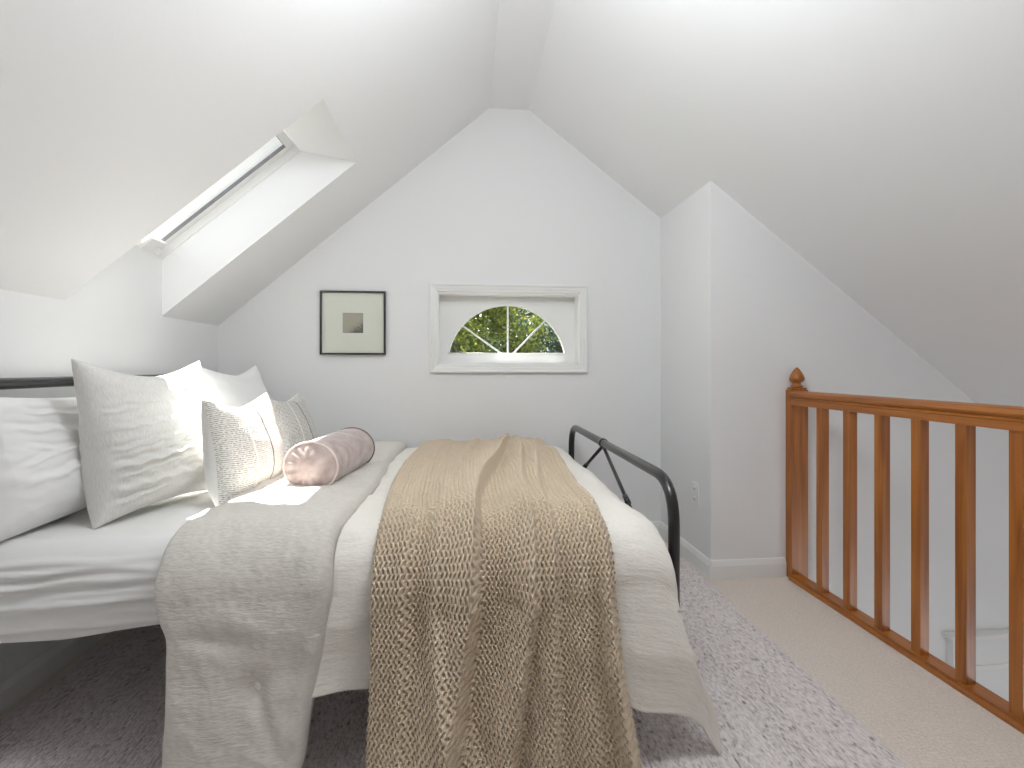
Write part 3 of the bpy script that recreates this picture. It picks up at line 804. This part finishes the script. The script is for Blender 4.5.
# ------------------------------------------------------------------ pillows
def pillow(name, w, h, t, origin, wdir, lean, m, parent=None, n=170, pinch=.10, cr=(), seed=0, wr=1.0, sag=.06, crown=0.0, mats=None, pw=.42, metre=True, split=False, topdip=0.0):
    """upright cushion: bottom seam centred on origin, width along wdir, leaning back by `lean` (radians) away from its face"""
    a = np.linspace(-1, 1, n); b = np.linspace(-1, 1, n)
    a = np.sign(a)*np.abs(a)**.85; b = np.sign(b)*np.abs(b)**.85
    Aa, Bb = np.meshgrid(a, b)
    px = Aa*w/2*(1 - pinch*(1-Bb**2)*np.abs(Aa)**1.5)
    py = Bb*h/2*(1 - pinch*(1-Aa**2)*np.abs(Bb)**1.5)
    py = py - np.where(Bb > 0, topdip*h*(1-Aa**2)**1.2*Bb**2, 0)
    T = t/2*np.clip((1-Aa**2)*(1-Bb**2), 0, 1)**pw
    T = T*(1 - sag*4*Bb*(1-Bb**2))                        # heavier below
    wdir = Vector(wdir).normalized(); nd = Vector((wdir.y, -wdir.x, 0)).normalized()   # face direction
    if nd.x < 0: nd = -nd
    hd_ = (Vector((0,0,1))*math.cos(lean) - nd*math.sin(lean)).normalized()
    fd = (nd*math.cos(lean) + Vector((0,0,1))*math.sin(lean)).normalized()
    def side(sg):
        edge = np.clip((1-Aa**2)*(1-Bb**2), 0, 1)
        env = np.clip(edge*6, 0, 1)
        W = .010*ridged(px*3.0 + py*2 + seed, py*8 - px*3 + seed, sg*3.)*wr + .006*fbm(px*7+seed, py*11, sg*5.+seed)*wr + .0035*ridged(px*9+seed, py*24+px*6, sg)*wr
        near = np.exp(-np.abs(np.abs(Aa)-1)*5)
        W = W + .005*near*np.sin(py*85 + seed*3 + 2*np.sin(py*30))*wr
        if sg > 0 and cr: W = W + creases(cr, Aa, Bb)
        z = sg*(T + W*env*.8)
        z = z + crown*(1-Aa**2)*Bb*.5
        P = np.zeros((n, n, 3))
        jit = .003*pnoise(Aa*5+seed, Bb*5)
        for i in range(3):
            P[..., i] = origin[i] + wdir[i]*(px+jit) + hd_[i]*(py + h/2) + fd[i]*z
        return P
    f, bk = side(1), side(-1)
    la = np.concatenate([np.zeros((n,1)), np.cumsum(np.linalg.norm(np.diff(f, axis=1), axis=2), 1)], 1)
    lb = np.concatenate([np.zeros((1,n)), np.cumsum(np.linalg.norm(np.diff(f, axis=0), axis=2), 0)], 0)
    uvm = np.stack([la, lb], -1) if metre else np.stack([la/np.maximum(la[:, -1:], 1e-6), lb/np.maximum(lb[-1:], 1e-6)], -1)
    bk[0], bk[-1], bk[:, 0], bk[:, -1] = f[0], f[-1], f[:, 0], f[:, -1]
    if split:
        root = empty(name, origin)
        fo = grid('front', f, m, root, uv=uvm)
        ms = np.stack([px, py], -1)
        bo = grid('back', bk[:, ::-1], mats, root, uv=ms)
        bo['label'] = 'plain white back'
        return root
    P = np.concatenate([f.reshape(-1,3), bk[:, ::-1].reshape(-1,3)])
    me = bpy.data.meshes.new(name); idx = np.arange(n*n).reshape(n, n)
    q = np.stack([idx[:-1,:-1], idx[:-1,1:], idx[1:,1:], idx[1:,:-1]], -1).reshape(-1, 4); q = np.concatenate([q, q+n*n])
    me.from_pydata(P.tolist(), [], q.tolist())
    uvs = np.concatenate([uvm.reshape(-1,2), uvm.reshape(-1,2)])
    lay = me.uv_layers.new(name='UVMap'); lay.data.foreach_set('uv', uvs[q.ravel()].astype(np.float32).ravel())
    bm = bmesh.new(); bm.from_mesh(me); bmesh.ops.remove_doubles(bm, verts=bm.verts, dist=1e-5); bm.to_mesh(me); bm.free()
    return link(name, me, m, parent, True)

ZS = MZT + .001
p = pillow('bed_pillow', .66, .375, .22, (-1.135, 1.60, ZS), (.03,1,0), .20, PERCALE, seed=2.3, pinch=.06, sag=.12, wr=.8, topdip=.05, pw=.36,
           cr=[(-.9,.5,.45,-.25,.010,.05), (-.8,.3,.15,-.35,.008,.04), (-.9,.2,-.35,.22,.008,.05), (-.7,.6,.68,-.2,.009,.04), (-.9,.0,-.1,.35,.006,.035)])
tag(p, 'plain white bed pillow against the headboard, nearer the viewer', 'pillow', 'white bed pillows')
p = pillow('bed_pillow', .60, .33, .19, (-1.135, 2.33, ZS), (.0,1,0), .22, PERCALE, seed=5.9, pinch=.07, sag=.10, wr=1.2)
tag(p, 'plain white bed pillow behind the far square sham', 'pillow', 'white bed pillows')
p = pillow('square_sham', .43, .462, .20, (-.930, 1.605, ZS), (.27,1,0), .15, FLAX, seed=1.1, pinch=.10, sag=.12, wr=.75, topdip=.07,
           cr=[(-1.0,.5,-.36,.10,.020,.035), (-1.0,.2,-.16,.12,.009,.025), (-1.0,.35,.10,.06,.007,.03), (-1.0,.0,.30,.14,.005,.025),
               (-1.0,.7,-.62,.04,.015,.040), (-1.0,.0,-.80,.14,.010,.03), (-.9,.3,-.48,.16,.007,.02), (-.4,.8,-.22,.16,.006,.022), (-.2,.7,-.40,.10,.005,.02)])
tag(p, 'large wrinkled off-white square sham with sunlight across its top corner', 'pillow', 'square linen shams')
p = pillow('square_sham', .53, .455, .18, (-.965, 2.33, ZS), (.03,1,0), .24, PERCALE, seed=4.2, pinch=.11, sag=.12, wr=.7, topdip=.06)
tag(p, 'smooth white square sham in shade near the gable wall', 'pillow', 'square linen shams')
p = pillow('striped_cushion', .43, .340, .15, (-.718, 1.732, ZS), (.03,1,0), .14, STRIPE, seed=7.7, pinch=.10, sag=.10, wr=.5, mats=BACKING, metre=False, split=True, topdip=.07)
tag(p, 'sunlit white and grey woven cushion with one charcoal stripe, nearer the viewer', 'cushion', 'woven striped cushions')
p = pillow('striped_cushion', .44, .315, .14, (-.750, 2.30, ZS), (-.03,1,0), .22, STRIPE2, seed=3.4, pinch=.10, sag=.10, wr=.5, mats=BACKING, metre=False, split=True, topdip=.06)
tag(p, 'shaded grey woven striped cushion partly hidden behind the pink bolster', 'cushion', 'woven striped cushions')

# bolster --------------------------------------------------------------
RB, LB = .084, .375
c0 = Vector((-.505, 1.655, ZB+.094)); ax = Vector((.13, 1, .0)).normalized()
bo = empty('bolster', (c0.x, c0.y, ZB+.02)); tag(bo, 'blush pink velvet bolster with gathered end lying on the duvet', 'bolster')
sx = Vector((ax.y, -ax.x, 0)); sz = Vector((0,0,1))
nu, nv = 96, 60
ph = np.linspace(0, 2*PI, nu, endpoint=False)[None, :]
t = np.linspace(0, 1, nv)[:, None]
rr = RB*(1 + .03*np.sin(t*PI)) + .003*fbm(ph*1.2, t*9, 2.) + 0*ph
co, si = np.cos(ph), np.sin(ph)
hh = rr*si*.94; hh = np.where(hh < -.066, -.066 + (hh+.066)*.3, hh)
def bol(P, ww, h_, l_): return np.stack([P[i] + sx[i]*ww + sz[i]*h_ + ax[i]*l_ for i in range(3)], -1)
grid('bolster_cover', bol(c0, rr*co*1.06, hh, t*LB + 0*ph), VELVET, bo, wrap=True)
for end, sg in ((0, -1), (LB, 1)):
    r2 = np.linspace(1, .003, 36)[:, None]
    gat = .0052*np.sin(ph*13 + 1.6*np.sin(ph*3))*np.exp(-((r2-.74)/.2)**2)*(.25+.75*np.sin(ph*.5-.3)**4)
    h2 = RB*r2*si*.94; h2 = np.where(h2 < -.066, -.066 + (h2+.066)*.3, h2)
    l_ = end + sg*(.022*(1-r2**2.2) + gat) + 0*ph
    grid('end_cap', bol(c0, RB*r2*co*1.06, h2, l_), VELVET, bo, wrap=True)
    ring_ = [tuple(bol(c0, np.float64(RB*1.075*math.cos(q)), np.float64(max(RB*.955*math.sin(q), -.068)), np.float64(end))) for q in np.linspace(0, 2*PI, 60, endpoint=False)]
    tube('piping', ring_, .0035, PIPING if sg > 0 else PALEP, bo, 8, closed=True)

# ------------------------------------------------------------------ outdoors
gnd = box('ground', -40, 40, 3.4, 60, -3.1, -3.0, GRASS); struct(gnd)
def tree(x, y, top, rad, m, label, n, seed, leaf=.032):
    rs = np.random.RandomState(seed)
    root = empty('leafy_tree', (x, y, -3)); tag(root, label, 'tree', 'trees outside the fan window')
    bm = bmesh.new()
    add_tube(bm, [(x, y, -3), (x+.05, y, -1), (x-.04, y+.05, .6), (x, y, top-.6)], [.16, .12, .08, .02], 10)
    for k in range(14):
        an, z0 = rs.uniform(0, 2*PI), rs.uniform(-.6, top-1)
        L_ = rad*rs.uniform(.5, .95)
        add_tube(bm, [(x, y, z0), (x+.5*L_*math.cos(an), y+.5*L_*math.sin(an), z0+.3), (x+L_*math.cos(an), y+L_*math.sin(an), z0+.75)], [.04, .025, .008], 6)
    from_bm('trunk', bm, BARK, root)
    cl_ = rs.normal(size=(90, 3)); cl_ /= np.linalg.norm(cl_, axis=1)[:, None]
    cl_ *= (rs.uniform(.25, 1, 90)**.5)[:, None]
    hz = (top+1.0)/2
    cl_ = cl_*[rad, rad*.8, hz] + [x, y, top-hz]
    i = rs.randint(0, 90, n)
    cen = cl_[i] + rs.normal(size=(n, 3))*rad*.11
    d1 = rs.normal(size=(n, 3)); d1 /= np.linalg.norm(d1, axis=1)[:, None]
    d2 = np.cross(d1, rs.normal(size=(n, 3))); d2 /= np.linalg.norm(d2, axis=1)[:, None]
    sz_ = leaf*rs.uniform(.6, 1.3, n)[:, None]
    Vv = np.stack([cen - d1*sz_, cen + d2*sz_*.45, cen + d1*sz_, cen - d2*sz_*.45], 1).reshape(-1, 3)
    me = bpy.data.meshes.new('crown')
    me.from_pydata(Vv.tolist(), [], np.arange(4*n).reshape(n, 4).tolist())
    link('crown', me, m, root)
LG = leaf_mat('sunlit_leaf', (.05, .09, .012), (.27, .30, .05))
DG = leaf_mat('deep_leaf', (.02, .045, .035), (.10, .15, .10))
tree(.15, 6.2, 2.3, .95, LG, 'yellow-green leafy tree filling the left of the fan window', 22000, 3)
tree(1.75, 7.0, 2.5, 1.1, DG, 'dark green leafy tree filling the right of the fan window', 28000, 5)
tree(.8, 10.5, 3.0, 3.0, DG, 'broad dark tree behind, seen through gaps in the nearer leaves', 36000, 8, .055)

# ------------------------------------------------------------------ light
W = bpy.data.worlds.new('sky'); bpy.context.scene.world = W; W.use_nodes = True
UP = 28
bg = W.node_tree.nodes['Background']
bg.inputs['Color'].default_value = (.93, .965, 1, 1); bg.inputs['Strength'].default_value = 1.15

def lamp(name, kind, loc, rot, **k):
    l = bpy.data.lights.new(name, kind); o = bpy.data.objects.new(name, l); C.objects.link(o)
    o.location = loc; o.rotation_euler = rot
    for a_, v_ in k.items(): setattr(l, a_, v_)
    return o
sun_dir = Vector((.27, -.33, -1)).normalized()
so = lamp('sun', 'SUN', (-2, 5, 8), (0,0,0), energy=21.0, angle=.012, color=(1, .98, .94))
so.rotation_euler = sun_dir.to_track_quat('-Z', 'Y').to_euler()
# daylight entering by the skylight
for a, b in SKY:
    cs = O + dirx*(L/2) + nrm*.16 + Vector((0, (a+b)/2, 0))
    po = lamp('skylight_portal', 'AREA', cs, (0,0,0), shape='RECTANGLE', size=L+.1, size_y=b-a+.1, energy=1)
    po.matrix_world = Matrix(((dirx.x, 0, nrm.x, cs.x), (0, 1, 0, cs.y), (dirx.z, 0, nrm.z, cs.z), (0,0,0,1)))
    po.data.cycles.is_portal = True
# unseen fill light, added overhead to brighten the ceilings and bed top
lamp('overhead_fill_light', 'POINT', (.18, .92, 2.02), (0, 0, 0), shadow_soft_size=.14, energy=UP, color=(.92, .965, 1))

# lamp down in the stairwell
lamp('stairwell_lamp', 'POINT', (2.65, .35, -.75), (0, 0, 0), shadow_soft_size=.35, energy=15, color=(.95, .97, 1))

# ------------------------------------------------------------------ camera
cam = bpy.data.cameras.new('camera'); co_ = bpy.data.objects.new('camera', cam); C.objects.link(co_)
co_.location = (0, 0, 1); co_.rotation_euler = (PI/2, 0, -.0948)
cam.sensor_width = 36; cam.lens = 488.4727*36/1024; cam.shift_y = -(384-367.1192)/1024
cam.clip_start = .02
sc = bpy.context.scene; sc.camera = co_
sc.view_settings.view_transform = 'Standard'; sc.view_settings.look = 'None'
sc.view_settings.exposure = .12; sc.view_settings.gamma = 1; sc.view_settings.use_curve_mapping = False
sc.cycles.max_bounces = 12; sc.cycles.diffuse_bounces = 8; sc.cycles.transparent_max_bounces = 12
